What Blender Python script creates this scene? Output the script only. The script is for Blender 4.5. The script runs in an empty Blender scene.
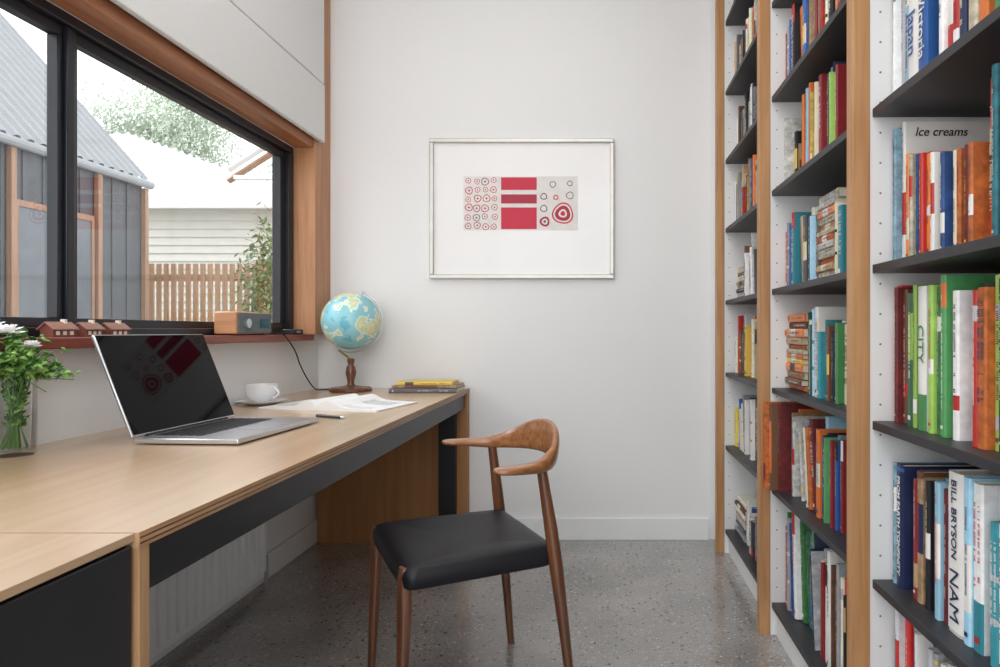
import bpy, bmesh, math, random
from mathutils import Vector, Matrix, Euler
C = bpy.context.scene.collection
R = math.radians
F=690.0; U=600.0; V=331.0; H=1.02; D=3.38
def sl(c):
    return tuple(((x/255)/12.92 if x/255<=.04045 else ((x/255+.055)/1.055)**2.4) for x in c)
# ---------------------------------------------------------------- materials
def mat(name, rgb, rough=.5, metal=0, coat=0, var=.06, scale=8, spec=.5, bump=0):
    m=bpy.data.materials.new(name); m.use_nodes=True; nt=m.node_tree; b=nt.nodes['Principled BSDF']
    c=sl(rgb)
    b.inputs['Roughness'].default_value=rough; b.inputs['Metallic'].default_value=metal
    b.inputs['Coat Weight'].default_value=coat; b.inputs['Specular IOR Level'].default_value=spec
    tc=nt.nodes.new('ShaderNodeTexCoord'); n=nt.nodes.new('ShaderNodeTexNoise'); n.inputs['Scale'].default_value=scale; n.inputs['Detail'].default_value=4
    nt.links.new(tc.outputs['Object'],n.inputs['Vector'])
    r=nt.nodes.new('ShaderNodeValToRGB'); r.color_ramp.elements[0].position=.3; r.color_ramp.elements[1].position=.7
    r.color_ramp.elements[0].color=(*[max(0,x*(1-var)) for x in c],1); r.color_ramp.elements[1].color=(*[min(1,x*(1+var)) for x in c],1)
    nt.links.new(n.outputs['Fac'],r.inputs['Fac']); nt.links.new(r.outputs['Color'],b.inputs['Base Color'])
    if bump:
        bp=nt.nodes.new('ShaderNodeBump'); bp.inputs['Strength'].default_value=bump; bp.inputs['Distance'].default_value=.01
        nt.links.new(n.outputs['Fac'],bp.inputs['Height']); nt.links.new(bp.outputs['Normal'],b.inputs['Normal'])
    return m
def wood(name, c1, c2, axis='Y', rough=.4, coat=0, sc=1.0, cr=.2, cior=1.5):
    m=bpy.data.materials.new(name); m.use_nodes=True; nt=m.node_tree; b=nt.nodes['Principled BSDF']
    b.inputs['Roughness'].default_value=rough; b.inputs['Coat Weight'].default_value=coat; b.inputs['Coat Roughness'].default_value=cr; b.inputs['Coat IOR'].default_value=cior
    tc=nt.nodes.new('ShaderNodeTexCoord'); mp=nt.nodes.new('ShaderNodeMapping')
    s={'X':(1.2,22,22),'Y':(22,1.2,22),'Z':(22,22,1.2)}[axis]; mp.inputs['Scale'].default_value=tuple(x*sc for x in s)
    n=nt.nodes.new('ShaderNodeTexNoise'); n.inputs['Scale'].default_value=2.2; n.inputs['Detail'].default_value=6; n.inputs['Distortion'].default_value=.6
    r=nt.nodes.new('ShaderNodeValToRGB'); r.color_ramp.elements[0].position=.3; r.color_ramp.elements[1].position=.7
    r.color_ramp.elements[0].color=(*sl(c1),1); r.color_ramp.elements[1].color=(*sl(c2),1)
    nt.links.new(tc.outputs['Object'],mp.inputs['Vector']); nt.links.new(mp.outputs['Vector'],n.inputs['Vector'])
    nt.links.new(n.outputs['Fac'],r.inputs['Fac']); nt.links.new(r.outputs['Color'],b.inputs['Base Color'])
    return m
M={}
M['wall']=mat('wall_paint',(232,232,232),.75,var=.01,scale=2)
M['ceil']=mat('ceiling_paint',(238,238,238),.8,var=.01)
M['trimw']=mat('white_trim',(232,233,234),.5,var=.01)
M['white']=mat('white_laminate',(230,230,230),.45,var=.01)
M['blindw']=mat('blind_fabric',(224,224,223),.8,var=.015,scale=120)
M['black']=mat('black_laminate',(30,31,35),.4,var=.1)
M['blackm']=mat('black_aluminium',(18,21,30),.35,var=.1)
M['shelf']=mat('charcoal_shelf',(48,48,52),.45,var=.08)
M['oak']=wood('oak_post',(166,118,74),(196,150,104),'Z',.45)
M['timh']=wood('timber_reveal',(150,92,58),(182,122,82),'Y',.4)
M['timv']=wood('timber_post',(166,112,74),(194,142,100),'Z',.4)
M['sill']=wood('sill_timber',(112,50,36),(142,72,54),'Y',.35)
M['desk']=wood('birch_desk',(180,146,110),(196,162,126),'Y',.4,1,.5,.27,1.9)
M['ply']=wood('ply_edge',(158,118,80),(192,154,114),'Y',.5,0,2)
M['plyz']=wood('ply_upright_edge',(150,112,76),(182,144,104),'Z',.5,0,1)
M['plyx']=wood('ply_panel',(150,102,60),(172,122,76),'Z',.5,0,.5)
M['teak']=wood('teak',(76,44,28),(116,72,44),'Z',.34,.4)
M['teakx']=wood('teak_light',(114,68,38),(168,114,68),'X',.3,.6,1.2)
M['leather']=mat('black_leather',(22,23,28),.48,var=.15,scale=60,bump=.05,spec=.38)
M['alu']=mat('aluminium',(200,202,205),.3,metal=.85,var=.02)
M['silver']=mat('silver_frame',(210,208,202),.45,metal=.6,var=.05,scale=20)
M['key']=mat('black_keys',(22,22,24),.6)
M['glossb']=mat('screen_glass',(4,5,8),.03,spec=.13,var=.1)
M['paper']=mat('paper',(226,226,225),.6,var=.02)
M['page']=mat('page_block',(226,218,200),.8,var=.08,scale=90)
M['china']=mat('white_china',(235,236,238),.15,coat=.5,var=.01)
M['rad']=mat('radiator_enamel',(244,246,248),.35,var=.01)
M['red']=mat('red_ink',(200,44,70),.6); M['dred']=mat('dark_red_ink',(172,44,66),.6); M['ink']=mat('dark_ink',(120,90,100),.6)
M['print2']=mat('pale_ink',(190,190,192),.7,var=.35,scale=160)
M['leaf']=mat('leaf_green',(118,156,80),.65,var=.4,scale=30,spec=.2); M['leafd']=mat('leaf_dark',(70,110,54),.65,var=.4,scale=30,spec=.2)
M['petal']=mat('white_petal',(250,250,248),.7); M['stem']=mat('stem_green',(84,118,60),.5)
M['brownhouse']=mat('brown_clay',(120,66,54),.6,var=.15,scale=40); M['cream']=mat('cream_trim',(226,214,200),.6)
M['croof']=mat('cottage_roof',(150,108,92),.6,var=.2,scale=60)
M['radg']=mat('grey_cloth_grille',(98,104,110),.7,var=.2,scale=150)
M['radw']=wood('radio_walnut',(170,116,78),(198,146,104),'X',.4)
M['cable']=mat('black_cable',(20,20,22),.5)
M['hole']=mat('hole_dark',(120,118,114),.8)
M['brass']=mat('brass',(190,160,90),.3,metal=.9)
def glassmat(name,tint=(1,1,1),gl=.06,rough=.0):
    m=bpy.data.materials.new(name); m.use_nodes=True; nt=m.node_tree; nt.nodes.remove(nt.nodes['Principled BSDF'])
    o=nt.nodes['Material Output']; t=nt.nodes.new('ShaderNodeBsdfTransparent'); t.inputs[0].default_value=(*tint,1)
    g=nt.nodes.new('ShaderNodeBsdfGlossy'); g.inputs['Roughness'].default_value=rough
    lw=nt.nodes.new('ShaderNodeLayerWeight'); lw.inputs[0].default_value=.25
    mm=nt.nodes.new('ShaderNodeMath'); mm.operation='MULTIPLY'; mm.inputs[1].default_value=gl*4; nt.links.new(lw.outputs['Fresnel'],mm.inputs[0])
    x=nt.nodes.new('ShaderNodeMixShader'); nt.links.new(mm.outputs[0],x.inputs[0]); nt.links.new(t.outputs[0],x.inputs[1]); nt.links.new(g.outputs[0],x.inputs[2]); nt.links.new(x.outputs[0],o.inputs[0])
    return m
M['pane']=glassmat('window_glass',(.985,.99,.99),.03)
M['vase']=glassmat('vase_glass',(.985,.992,.988),.10)
M['water']=glassmat('vase_water',(.975,.99,.97),.03)
def concrete():
    m=bpy.data.materials.new('polished_concrete'); m.use_nodes=True; nt=m.node_tree; b=nt.nodes['Principled BSDF']; L=nt.links.new
    tc=nt.nodes.new('ShaderNodeTexCoord')
    n=nt.nodes.new('ShaderNodeTexNoise'); n.inputs['Scale'].default_value=3; n.inputs['Detail'].default_value=8
    r=nt.nodes.new('ShaderNodeValToRGB'); r.color_ramp.elements[0].position=.3; r.color_ramp.elements[1].position=.7
    r.color_ramp.elements[0].color=(*sl((132,129,127)),1); r.color_ramp.elements[1].color=(*sl((160,157,155)),1)
    L(tc.outputs['Object'],n.inputs['Vector']); L(n.outputs['Fac'],r.inputs['Fac'])
    prev=r.outputs['Color']
    for sc,p0,p1,cA,cB,cC in ((110,.24,.34,(88,84,80),(138,132,126),(200,195,188)),(42,.2,.25,(66,60,56),(124,112,100),(190,180,168))):
        v=nt.nodes.new('ShaderNodeTexVoronoi'); v.inputs['Scale'].default_value=sc
        r2=nt.nodes.new('ShaderNodeValToRGB'); r2.color_ramp.elements[0].position=p0; r2.color_ramp.elements[1].position=p1
        r2.color_ramp.elements[0].color=(1,1,1,1); r2.color_ramp.elements[1].color=(0,0,0,1)
        sep=nt.nodes.new('ShaderNodeSeparateColor'); r3=nt.nodes.new('ShaderNodeValToRGB')
        r3.color_ramp.elements[0].position=.0; r3.color_ramp.elements[0].color=(*sl(cA),1)
        r3.color_ramp.elements[1].position=.9; r3.color_ramp.elements[1].color=(*sl(cC),1)
        e=r3.color_ramp.elements.new(.5); e.color=(*sl(cB),1)
        mx=nt.nodes.new('ShaderNodeMix'); mx.data_type='RGBA'
        L(tc.outputs['Object'],v.inputs['Vector']); L(v.outputs['Distance'],r2.inputs['Fac']); L(v.outputs['Color'],sep.inputs[0]); L(sep.outputs[0],r3.inputs['Fac'])
        L(r2.outputs['Color'],mx.inputs['Factor']); L(prev,mx.inputs[6]); L(r3.outputs['Color'],mx.inputs[7]); prev=mx.outputs[2]
    L(prev,b.inputs['Base Color'])
    b.inputs['Roughness'].default_value=.24; b.inputs['Coat Weight'].default_value=.7; b.inputs['Coat Roughness'].default_value=.12
    return m
M['floor']=concrete()
def globemat():
    m=bpy.data.materials.new('globe_map'); m.use_nodes=True; nt=m.node_tree; b=nt.nodes['Principled BSDF']; b.inputs['Roughness'].default_value=.25
    tc=nt.nodes.new('ShaderNodeTexCoord'); n=nt.nodes.new('ShaderNodeTexNoise'); n.inputs['Scale'].default_value=8; n.inputs['Detail'].default_value=9
    r=nt.nodes.new('ShaderNodeValToRGB'); cr=r.color_ramp; cr.interpolation='CONSTANT'
    cr.elements[0].position=0; cr.elements[0].color=(*sl((112,184,204)),1)
    cr.elements[1].position=.43; cr.elements[1].color=(*sl((144,204,214)),1)
    for p,c in ((.525,(226,234,220)),(.55,(198,218,176)),(.585,(226,222,184)),(.62,(228,206,180)),(.66,(188,212,172))):
        e=cr.elements.new(p); e.color=(*sl(c),1)
    nt.links.new(tc.outputs['Object'],n.inputs['Vector']); nt.links.new(n.outputs['Fac'],r.inputs['Fac']); nt.links.new(r.outputs['Color'],b.inputs['Base Color'])
    return m
M['globe']=globemat()
M['darkclad']=mat('dark_cladding',(84,87,91),.7,var=.08); M['corr']=mat('corrugated_steel',(148,151,154),.7,var=.04)
M['extim']=wood('exterior_timber',(140,106,84),(166,130,104),'Z',.6); M['weather']=mat('weatherboard_paint',(220,218,210),.7,var=.03)
M['roofw']=mat('pale_metal_roof',(214,217,219),.6,var=.04); M['ground']=mat('ground',(150,146,138),.9,var=.2,scale=3)
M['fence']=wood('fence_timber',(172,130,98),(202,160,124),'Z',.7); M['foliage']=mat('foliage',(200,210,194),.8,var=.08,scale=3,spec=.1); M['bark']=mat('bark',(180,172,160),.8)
M['shrubg']=mat('shrub_leaf',(118,140,92),.6,var=.4,scale=20)
M['darkglass']=mat('dark_glass',(100,106,112),.3,var=.1)
# ---------------------------------------------------------------- mesh builder
class MB:
    def __init__(s): s.v=[];s.f=[];s.m=[]
    def add(s,vs,fs,m=0):
        o=len(s.v); s.v+= [tuple(v) for v in vs]; s.f+=[tuple(i+o for i in f) for f in fs]; s.m+=[m]*len(fs)
    def box(s,x0,x1,y0,y1,z0,z1,m=0):
        s.add([(x0,y0,z0),(x1,y0,z0),(x1,y1,z0),(x0,y1,z0),(x0,y0,z1),(x1,y0,z1),(x1,y1,z1),(x0,y1,z1)],
              [(0,3,2,1),(4,5,6,7),(0,1,5,4),(1,2,6,5),(2,3,7,6),(3,0,4,7)],m); return s
    def loft(s,rings,m=0,cap=True,closed=False):
        n=len(rings[0]); vs=[p for r in rings for p in r]; fs=[]
        k=len(rings)
        for i in range(k if closed else k-1):
            j=(i+1)%k
            for a in range(n):
                b=(a+1)%n; fs.append((i*n+a,i*n+b,j*n+b,j*n+a))
        if cap and not closed:
            fs.append(tuple(range(n-1,-1,-1))); fs.append(tuple((k-1)*n+a for a in range(n)))
        s.add(vs,fs,m); return s
    def tube(s,pts,rad,n=10,m=0):
        pts=[Vector(p) for p in pts]
        if not isinstance(rad,(list,tuple)): rad=[rad]*len(pts)
        rings=[]; up=None
        for i,p in enumerate(pts):
            t=(pts[min(i+1,len(pts)-1)]-pts[max(i-1,0)]).normalized()
            if up is None:
                up=Vector((0,0,1)) if abs(t.z)<.9 else Vector((1,0,0))
            x=(up-t*up.dot(t)).normalized(); up=x; y=t.cross(x)
            rings.append([p+(x*math.cos(2*math.pi*k/n)+y*math.sin(2*math.pi*k/n))*rad[i] for k in range(n)])
        return s.loft(rings,m)
    def lathe(s,prof,cx=0,cy=0,n=36,m=0,cap=True):
        return s.loft([[(cx+r*math.cos(2*math.pi*k/n),cy+r*math.sin(2*math.pi*k/n),z) for k in range(n)] for r,z in prof],m,cap)
    def build(s,name,mats,parent=None,bevel=0,smooth=True,mx=None,ang=.6,recalc=True):
        me=bpy.data.meshes.new(name)
        vs=s.v if mx is None else [tuple(mx@Vector(v)) for v in s.v]
        me.from_pydata(vs,[],s.f)
        if not isinstance(mats,(list,tuple)): mats=[mats]
        for m in mats: me.materials.append(m)
        me.polygons.foreach_set('material_index',s.m)
        me.update()
        if recalc:
            bm=bmesh.new(); bm.from_mesh(me); bmesh.ops.recalc_face_normals(bm,faces=bm.faces); bm.to_mesh(me); bm.free()
        if smooth: me.shade_smooth(); me.set_sharp_from_angle(angle=ang)
        o=bpy.data.objects.new(name,me); C.objects.link(o)
        if parent: o.parent=parent
        if bevel:
            b=o.modifiers.new('bevel','BEVEL'); b.width=bevel; b.segments=2; b.limit_method='ANGLE'
        return o
def tag(o,label,cat=None,group=None,kind=None):
    o['label']=label
    if cat: o['category']=cat
    if group: o['group']=group
    if kind: o['kind']=kind
    return o
def thing(name,label,cat,loc=(0,0,0),rot=(0,0,0),group=None):
    o=bpy.data.objects.new(name,None); o.empty_display_size=.05; C.objects.link(o); o.location=loc; o.rotation_euler=rot
    return tag(o,label,cat,group)
def struct(o,label=None):
    o['kind']='structure'
    if label: o['label']=label; o['category']=label.split()[-1]
    return o
def text(name,body,size,loc,xd,yd,m,parent,sx=1.0,shear=0,bold=0):
    cu=bpy.data.curves.new('t','FONT'); cu.body=body; cu.size=size; cu.align_x='CENTER'; cu.align_y='CENTER'; cu.extrude=.0002; cu.shear=shear; cu.offset=bold
    to=bpy.data.objects.new('t',cu); C.objects.link(to)
    bpy.context.view_layer.update()
    me=bpy.data.meshes.new_from_object(to.evaluated_get(bpy.context.evaluated_depsgraph_get()))
    bpy.data.objects.remove(to)
    x=Vector(xd);y=Vector(yd);z=x.cross(y)
    mx=Matrix(((x.x*sx,y.x,z.x,loc[0]),(x.y*sx,y.y,z.y,loc[1]),(x.z*sx,y.z,z.z,loc[2]),(0,0,0,1)))
    me.transform(mx); me.materials.clear(); me.materials.append(m)
    o=bpy.data.objects.new(name,me); C.objects.link(o); o.parent=parent; return o
def wx(px,d=D): return (px-U)*d/F
def wz(py,d=D): return H-(py-V)*d/F
# ---------------------------------------------------------------- room shell
XL=-1.38; XR=.92; ZC=3.05; Y0=-1.6
struct(MB().box(XL-.15,XR+.1,Y0,D+.12,-.1,0).build('floor',M['floor'],smooth=False),'polished concrete floor')
struct(MB().box(XL-.15,XR+.1,Y0,D+.12,ZC,ZC+.1).build('ceiling',M['ceil'],smooth=False),'white ceiling')
struct(MB().box(XL-.15,XR+.1,D,D+.12,0,ZC).build('wall_back',M['wall'],smooth=False),'plain white back wall')
struct(MB().box(XR,XR+.1,Y0,D,0,ZC).build('wall_right',M['wall'],smooth=False),'white wall behind bookcase')
WY0,WY1,WZ0,WZ1=.35,3.20,.975,1.87
b=MB(); b.box(XL-.15,XL,Y0,D,0,WZ0); b.box(XL-.15,XL,Y0,D,WZ1+.04,ZC); b.box(XL-.15,XL,Y0,WY0,WZ0,WZ1+.04); b.box(XL-.15,XL,WY1+.02,D,WZ0,WZ1+.04)
struct(b.build('wall_left',M['wall'],smooth=False),'white window wall')
struct(MB().box(-.58,.53,D-.014,D,0,.105).build('baseboard_back',M['trimw'],bevel=.002),'white baseboard along back wall')
struct(MB().box(XL,XL+.014,-.1,D-.014,0,.105).build('baseboard_left',M['trimw'],bevel=.002),'white baseboard under the desk')
struct(MB().box(-1.42,-1.32,WY1,D,WZ0+.03,ZC).build('trim_1',M['timv'],bevel=.002),'timber post at the window corner')
struct(MB().box(-1.42,-1.33,WY0,WY1,WZ1,WZ1+.045).build('trim_2',M['timh'],bevel=.002),'timber window head lining')
# window
win=bpy.data.objects.new('window_1',None); C.objects.link(win); win.location=(-1.45,1.8,WZ0); win['kind']='structure'; win['label']='wide black framed window over the desk'; win['category']='window'
wmx=Matrix.Translation((1.45,-1.8,-WZ0))
def W(mb,name,m,par=None,**k): return mb.build(name,m,par or win,mx=wmx,**k)
W(MB().box(-1.42,-1.325,WY0,WY1,.976,1.004),'window_sill',M['sill'],bevel=.003)['label']='red brown timber sill'
b=MB(); FX0,FX1=-1.50,-1.42
b.box(FX0,FX1,WY0,WY1,1.0,1.03); b.box(FX0,FX1,WY0,WY1,1.84,1.87); b.box(FX0,FX1,WY1-.045,WY1,1.03,1.84); b.box(FX0,FX1,WY0,WY0+.045,1.03,1.84); b.box(-1.48,-1.43,1.852,1.882,1.03,1.84)
W(b,'window_frame',M['blackm'],bevel=.003)
for (a,c,qa,qc) in ((WY0+.045,1.852,.045,.02),(1.882,WY1-.045,.02,.045)):
    b=MB(); b.box(-1.47,-1.44,a,c,1.03,1.055); b.box(-1.47,-1.44,a,c,1.81,1.84); b.box(-1.47,-1.44,a,a+qa,1.055,1.81); b.box(-1.47,-1.44,c-qc,c,1.055,1.81)
    s=W(b,'sash',M['blackm'],bevel=.002)
    MB().box(-1.458,-1.454,a+qa,c-qc,1.055,1.81).build('pane',M['pane'],s,mx=wmx)
bl=thing('window_blind','white fabric blind folded up in flat panels above the window','blind',(-1.30,1.7,1.9))
mx=Matrix.Translation((1.30,-1.7,-1.9))
MB().box(-1.315,-1.295,.3,3.25,1.905,2.175).build('blind_panel',M['blindw'],bl,bevel=.004,mx=mx)
MB().box(-1.318,-1.298,.3,3.25,2.18,2.60).build('blind_panel',M['blindw'],bl,bevel=.004,mx=mx)
MB().box(-1.321,-1.301,.3,3.25,2.605,3.04).build('blind_panel',M['blindw'],bl,bevel=.004,mx=mx)
# ---------------------------------------------------------------- desk
DZ=.741; DX=-.638; DY=.955
dk=thing('desk','long plywood topped desk under the window with black apron','desk',(-1.0,2.2,0))
mx=Matrix.Translation((1.0,-2.2,0))
b=MB(); b.box(XL+.001,DX-.002,DY,D-.002,DZ-.022,DZ,0); b.box(DX-.002,DX,DY,D-.002,DZ-.022,DZ,1)
b.build('worktop',[M['desk'],M['ply']],dk,mx=mx)
b=MB()
for k in range(2): b.box(DX,DX+.0005,DY+.002,D-.004,DZ-.017+k*.008,DZ-.0145+k*.008)
b.build('edge_band',M['teak'],dk,mx=mx)
MB().box(DX-.035,DX-.012,DY+.03,D-.06,.648,DZ-.022).build('apron',M['black'],dk,mx=mx,bevel=.001)
MB().box(XL+.02,DX-.001,DY+.002,DY+.024,0,DZ-.022).build('end_panel',[M['plyz']],dk,mx=mx,bevel=.001)
MB().box(XL+.02,DX-.001,D-.06,D-.003,0,DZ-.022).build('end_panel',[M['plyx']],dk,mx=mx,bevel=.001)
MB().box(DX-.13,DX-.05,D-.10,D-.06,0,.648).build('leg',M['black'],dk,mx=mx,bevel=.002)
cb=thing('drawer_cabinet','black fronted drawer cabinet with plywood top beside the near desk end','cabinet',(-1.0,.4,0))
mx=Matrix.Translation((1.0,-.4,0))
MB().box(XL+.02,-.655,-.4,DY-.003,.0,DZ-.012).build('body',M['black'],cb,mx=mx)
MB().box(XL+.002,-.643,-.4,DY-.003,DZ-.012,DZ).build('cabinet_top',M['desk'],cb,mx=mx,bevel=.001)
for z0,z1 in ((.40,.724),(.06,.394)):
    MB().box(-.655,-.645,.20,DY-.004,z0,z1).build('drawer',M['black'],cb,mx=mx,bevel=.002)
    MB().box(-.655,-.645,-.39,.194,z0,z1).build('drawer',M['black'],cb,mx=mx,bevel=.002)
# radiator
rd=thing('radiator','white ribbed panel radiator on the wall under the desk','radiator',(-1.34,1.9,.05))
mx=Matrix.Translation((1.34,-1.9,-.05))
b=MB(); b.box(-1.345,-1.322,1.05,2.72,.05,.58)
y=1.09
while y<2.68: b.box(-1.328,-1.306,y,y+.03,.08,.55); y+=.048
b.build('panel',M['rad'],rd,mx=mx,bevel=.004)
for q in (1.2,2.5): MB().box(-1.378,-1.345,q,q+.04,.15,.5).build('bracket',M['rad'],rd,mx=mx)
MB().box(-1.365,-1.306,1.05,2.72,.58,.592).build('top_grille',M['rad'],rd,mx=mx,bevel=.002)
MB().tube([(-1.335,2.72,.12),(-1.335,2.76,.12),(-1.335,2.76,0.0)],.008).build('pipe',M['alu'],rd,mx=mx)
# ---------------------------------------------------------------- chair
CC=Vector((-.398,1.93,0)); fw=Vector((-.89,-.455,0)).normalized()
ch=thing('armchair','teak armchair with curved horn-shaped backrest and black leather seat','chair',CC,(0,0,math.atan2(fw.y,fw.x)))
for sgn in (1,-1):
    MB().tube([(-.245,sgn*.245,0),(-.225,sgn*.234,.2),(-.203,sgn*.222,.40),(-.190,sgn*.217,.50),(-.176,sgn*.210,.60),(-.168,sgn*.207,.655)],[.0105,.0140,.0185,.0175,.0145,.0135],14).build('leg',M['teak'],ch)
    MB().tube([(.200,sgn*.218,0),(.192,sgn*.207,.2),(.186,sgn*.2,.36),(.186,sgn*.2,.42),(.186,sgn*.2,.450)],[.0105,.0145,.0185,.0175,.013],14).build('leg',M['teak'],ch)
half=[(-.022,.250,.670,.013,.040),(-.05,.252,.669,.018,.064),(-.10,.245,.667,.024,.056),(-.165,.218,.667,.036,.036),(-.218,.168,.682,.060,.026),(-.252,.092,.702,.088,.021),(-.263,0,.710,.096,.020)]
ctrl=half+[(a,-b_,z,h,w) for a,b_,z,h,w in half[-2::-1]]
def catmull(P,n=6):
    out=[]
    for i in range(len(P)-1):
        p0=P[max(i-1,0)];p1=P[i];p2=P[i+1];p3=P[min(i+2,len(P)-1)]
        for k in range(n):
            t=k/n; out.append(tuple(.5*((2*b1)+(-a1+c1)*t+(2*a1-5*b1+4*c1-d1)*t*t+(-a1+3*b1-3*c1+d1)*t**3) for a1,b1,c1,d1 in zip(p0,p1,p2,p3)))
    out.append(P[-1]); return out
cc=catmull(ctrl); rings=[]
for i,p in enumerate(cc):
    t=(Vector(cc[min(i+1,len(cc)-1)][:3])-Vector(cc[max(i-1,0)][:3])); t.z=0; t.normalize(); nrm=Vector((t.y,-t.x,0))
    e=1.0
    if i in (0,len(cc)-1): e=.35
    elif i in (1,len(cc)-2): e=.8
    ring=[]
    for k in range(18):
        th=2*math.pi*k/18; cx=math.copysign(abs(math.cos(th))**.75,math.cos(th)); cz=math.copysign(abs(math.sin(th))**.75,math.sin(th))
        off=-.15*(p[3]/2)*cz*(1 if p[3]>.05 else 0)
        ring.append(Vector(p[:3])+nrm*(cx*p[4]/2*e)+Vector((off,0,cz*p[3]/2*e)))
    rings.append(ring)
MB().loft(rings).build('backrest',M['teakx'],ch,ang=1.2)
def rrect(hx,hy,r,z,inset,n=10):
    pts=[]; hx-=inset; hy-=inset; r=max(.004,r-inset*.3)
    for (sx,sy,a0) in ((1,1,0),(-1,1,90),(-1,-1,180),(1,-1,270)):
        for k in range(n):
            a=R(a0+90*k/(n-1)); x=sx*(hx-r)+r*math.cos(a); y=sy*(hy-r)+r*math.sin(a)
            pts.append((x-.006,y*(1+.2*x),z))
    return pts
rings=[rrect(.203,.224,.035,z,i) for z,i in ((.396,.02),(.398,.006),(.404,0),(.428,-.002),(.442,.002),(.450,.008),(.455,.022),(.455,.05),(.451,.09),(.447,.13),(.445,.18))]
MB().loft(rings).build('seat',M['leather'],ch,ang=1.3)
# ---------------------------------------------------------------- laptop
lp=thing('laptop','open silver laptop with dark glossy screen on the desk','laptop',(-1.132,1.905,DZ),(0,0,R(-3.0)))
MB().box(0,.265,-.215,.215,.003,.016).build('base',M['alu'],lp,bevel=.003)
MB().box(.018,.150,-.175,.175,.0155,.0165).build('keyboard_well',M['alu'],lp)
b=MB()
for r_ in range(6):
    for c_ in range(14):
        y0=-.17+c_*.0243; x0=.021+r_*.0212; b.box(x0,x0+.0165,y0,y0+.0195,.0165,.0180)
b.build('keyboard',M['key'],lp,bevel=.0006)
MB().box(.165,.25,-.06,.06,.0158,.0166).build('trackpad',mat('trackpad',(175,177,180),.35,metal=.6),lp)
mxl=Matrix.Translation((0,0,.018))@Matrix.Rotation(R(-22),4,'Y')
lid=MB().box(-.009,0,-.215,.215,0,.272).build('screen_lid',M['alu'],lp,bevel=.003,mx=mxl)
MB().box(0,.0012,-.212,.212,.005,.269).build('screen',M['glossb'],lid,mx=mxl)
MB().tube([(0,-.17,.015),(0,.17,.015)],.006).build('hinge',M['key'],lp)
# ---------------------------------------------------------------- cup
sx,sy=-1.285,2.62
sau=MB().lathe([(.0,.002),(.04,.0),(.045,.0),(.06,.006),(.088,.015),(.09,.017),(.086,.0175),(.058,.010),(.04,.006),(0,.006)],n=48).build('saucer',M['china']); sau.location=(sx,sy,DZ)
tag(sau,'white china saucer under the coffee cup','saucer')
cup=thing('coffee_cup','white china coffee cup on its saucer behind the laptop','cup',(sx,sy,DZ+.0065))
MB().lathe([(0,.002),(.024,0),(.027,.002),(.028,.006),(.044,.018),(.056,.04),(.061,.07),(.059,.07),(.053,.04),(.041,.02),(.02,.009),(0,.008)],n=48).build('bowl',M['china'],cup)
hp=[(.056+.028*math.sin(math.pi*t),0,.062-.042*t) for t in [i/10 for i in range(11)]]
MB().tube([(x*math.cos(R(-20)),x*math.sin(R(-20)),z) for x,_,z in hp],.0038,8).build('handle',M['china'],cup)
MB().lathe([(0,.055),(.055,.055),(.055,.056),(0,.056)]).build('coffee',mat('coffee',(60,36,22),.1),cup)
# magazine
mg=thing('open_magazine','open magazine with white pages lying on the desk','magazine',(-.965,2.57,DZ),(0,0,R(-12)))
def mz(t): return .005+.022*math.exp(-((t-.16)/.17)**2)*(1-math.exp(-t/.05))+.008*(1-t)
for sgn in (-1,1):
    rings=[]; PW=.235
    for k in range(25):
        t=k/24; x=sgn*t*PW; z=mz(t)
        rings.append([(x,-.15,z),(x,.15,z),(x,.15,.0),(x,-.15,.0)])
    b=MB().loft(rings)
    for (ya,yb) in (((-.10,-.07),(-.05,-.04),(-.025,-.015),(.07,.11)) if sgn<0 else ((-.12,-.11),(-.095,-.085),(.0,.10))):
        vs=[]
        for k in range(9):
            t=.35+.06*k; x=sgn*t*PW; z=mz(t)+.0005; vs+=[(x,ya,z),(x,yb,z)]
        b.add(vs,[(2*i,2*i+1,2*i+3,2*i+2) for i in range(8)],1)
    b.build('page',[M['paper'],M['print2']],mg,recalc=False)
pn=thing('pen','black pen lying on the desk in front of the magazine','pen',(-.855,2.20,DZ+.0055),(0,0,R(-25)))
MB().tube([(-.065,0,0),(.04,0,0)],.005,12).build('barrel',M['black'],pn); MB().tube([(.04,0,0),(.055,0,0),(.062,0,0)],[.005,.003,.0008],12).build('tip',M['alu'],pn); MB().box(-.06,-.02,-.001,.001,.0052,.0068).build('clip',M['alu'],pn)
# globe
gx,gy=-1.155,3.2
gl=thing('globe','turquoise desk globe on a turned wooden stand in the corner','globe',(gx,gy,DZ))
MB().lathe([(0,0),(.092,0),(.095,.004),(.095,.012),(.088,.018),(.05,.022),(.018,.028),(.014,.04),(.018,.06),(.024,.085),(.02,.11),(.012,.125),(.016,.135),(.016,.150),(0,.153)]).build('stand',M['teak'],gl)
gc=Vector((0,0,.325)); gr=.131; tilt=R(23)
prof=[(gr*math.sin(math.pi*k/32)+1e-4,-gr*math.cos(math.pi*k/32)) for k in range(33)]
MB().lathe(prof,n=64,cap=False).build('sphere',M['globe'],gl,mx=Matrix.Translation(gc)@Matrix.Rotation(tilt,4,'Y'),ang=3)
ar=[]
for k in range(31):
    a=R(-90+180*k/30); rr=gr+.014
    ar.append(gc+Matrix.Rotation(tilt,3,'Y')@Vector((rr*math.cos(a),0,rr*math.sin(a))))
MB().tube(ar,.0035,8).build('meridian_arm',M['alu'],gl)
ax=Matrix.Rotation(tilt,3,'Y')@Vector((0,0,1))
MB().tube([gc+ax*(gr-.002),gc+ax*(gr+.02)],.004).build('axis_pin',M['alu'],gl)
MB().tube([Vector((0,0,.145)),gc-ax*(gr+.014)],.005).build('support_rod',M['brass'],gl)
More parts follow.
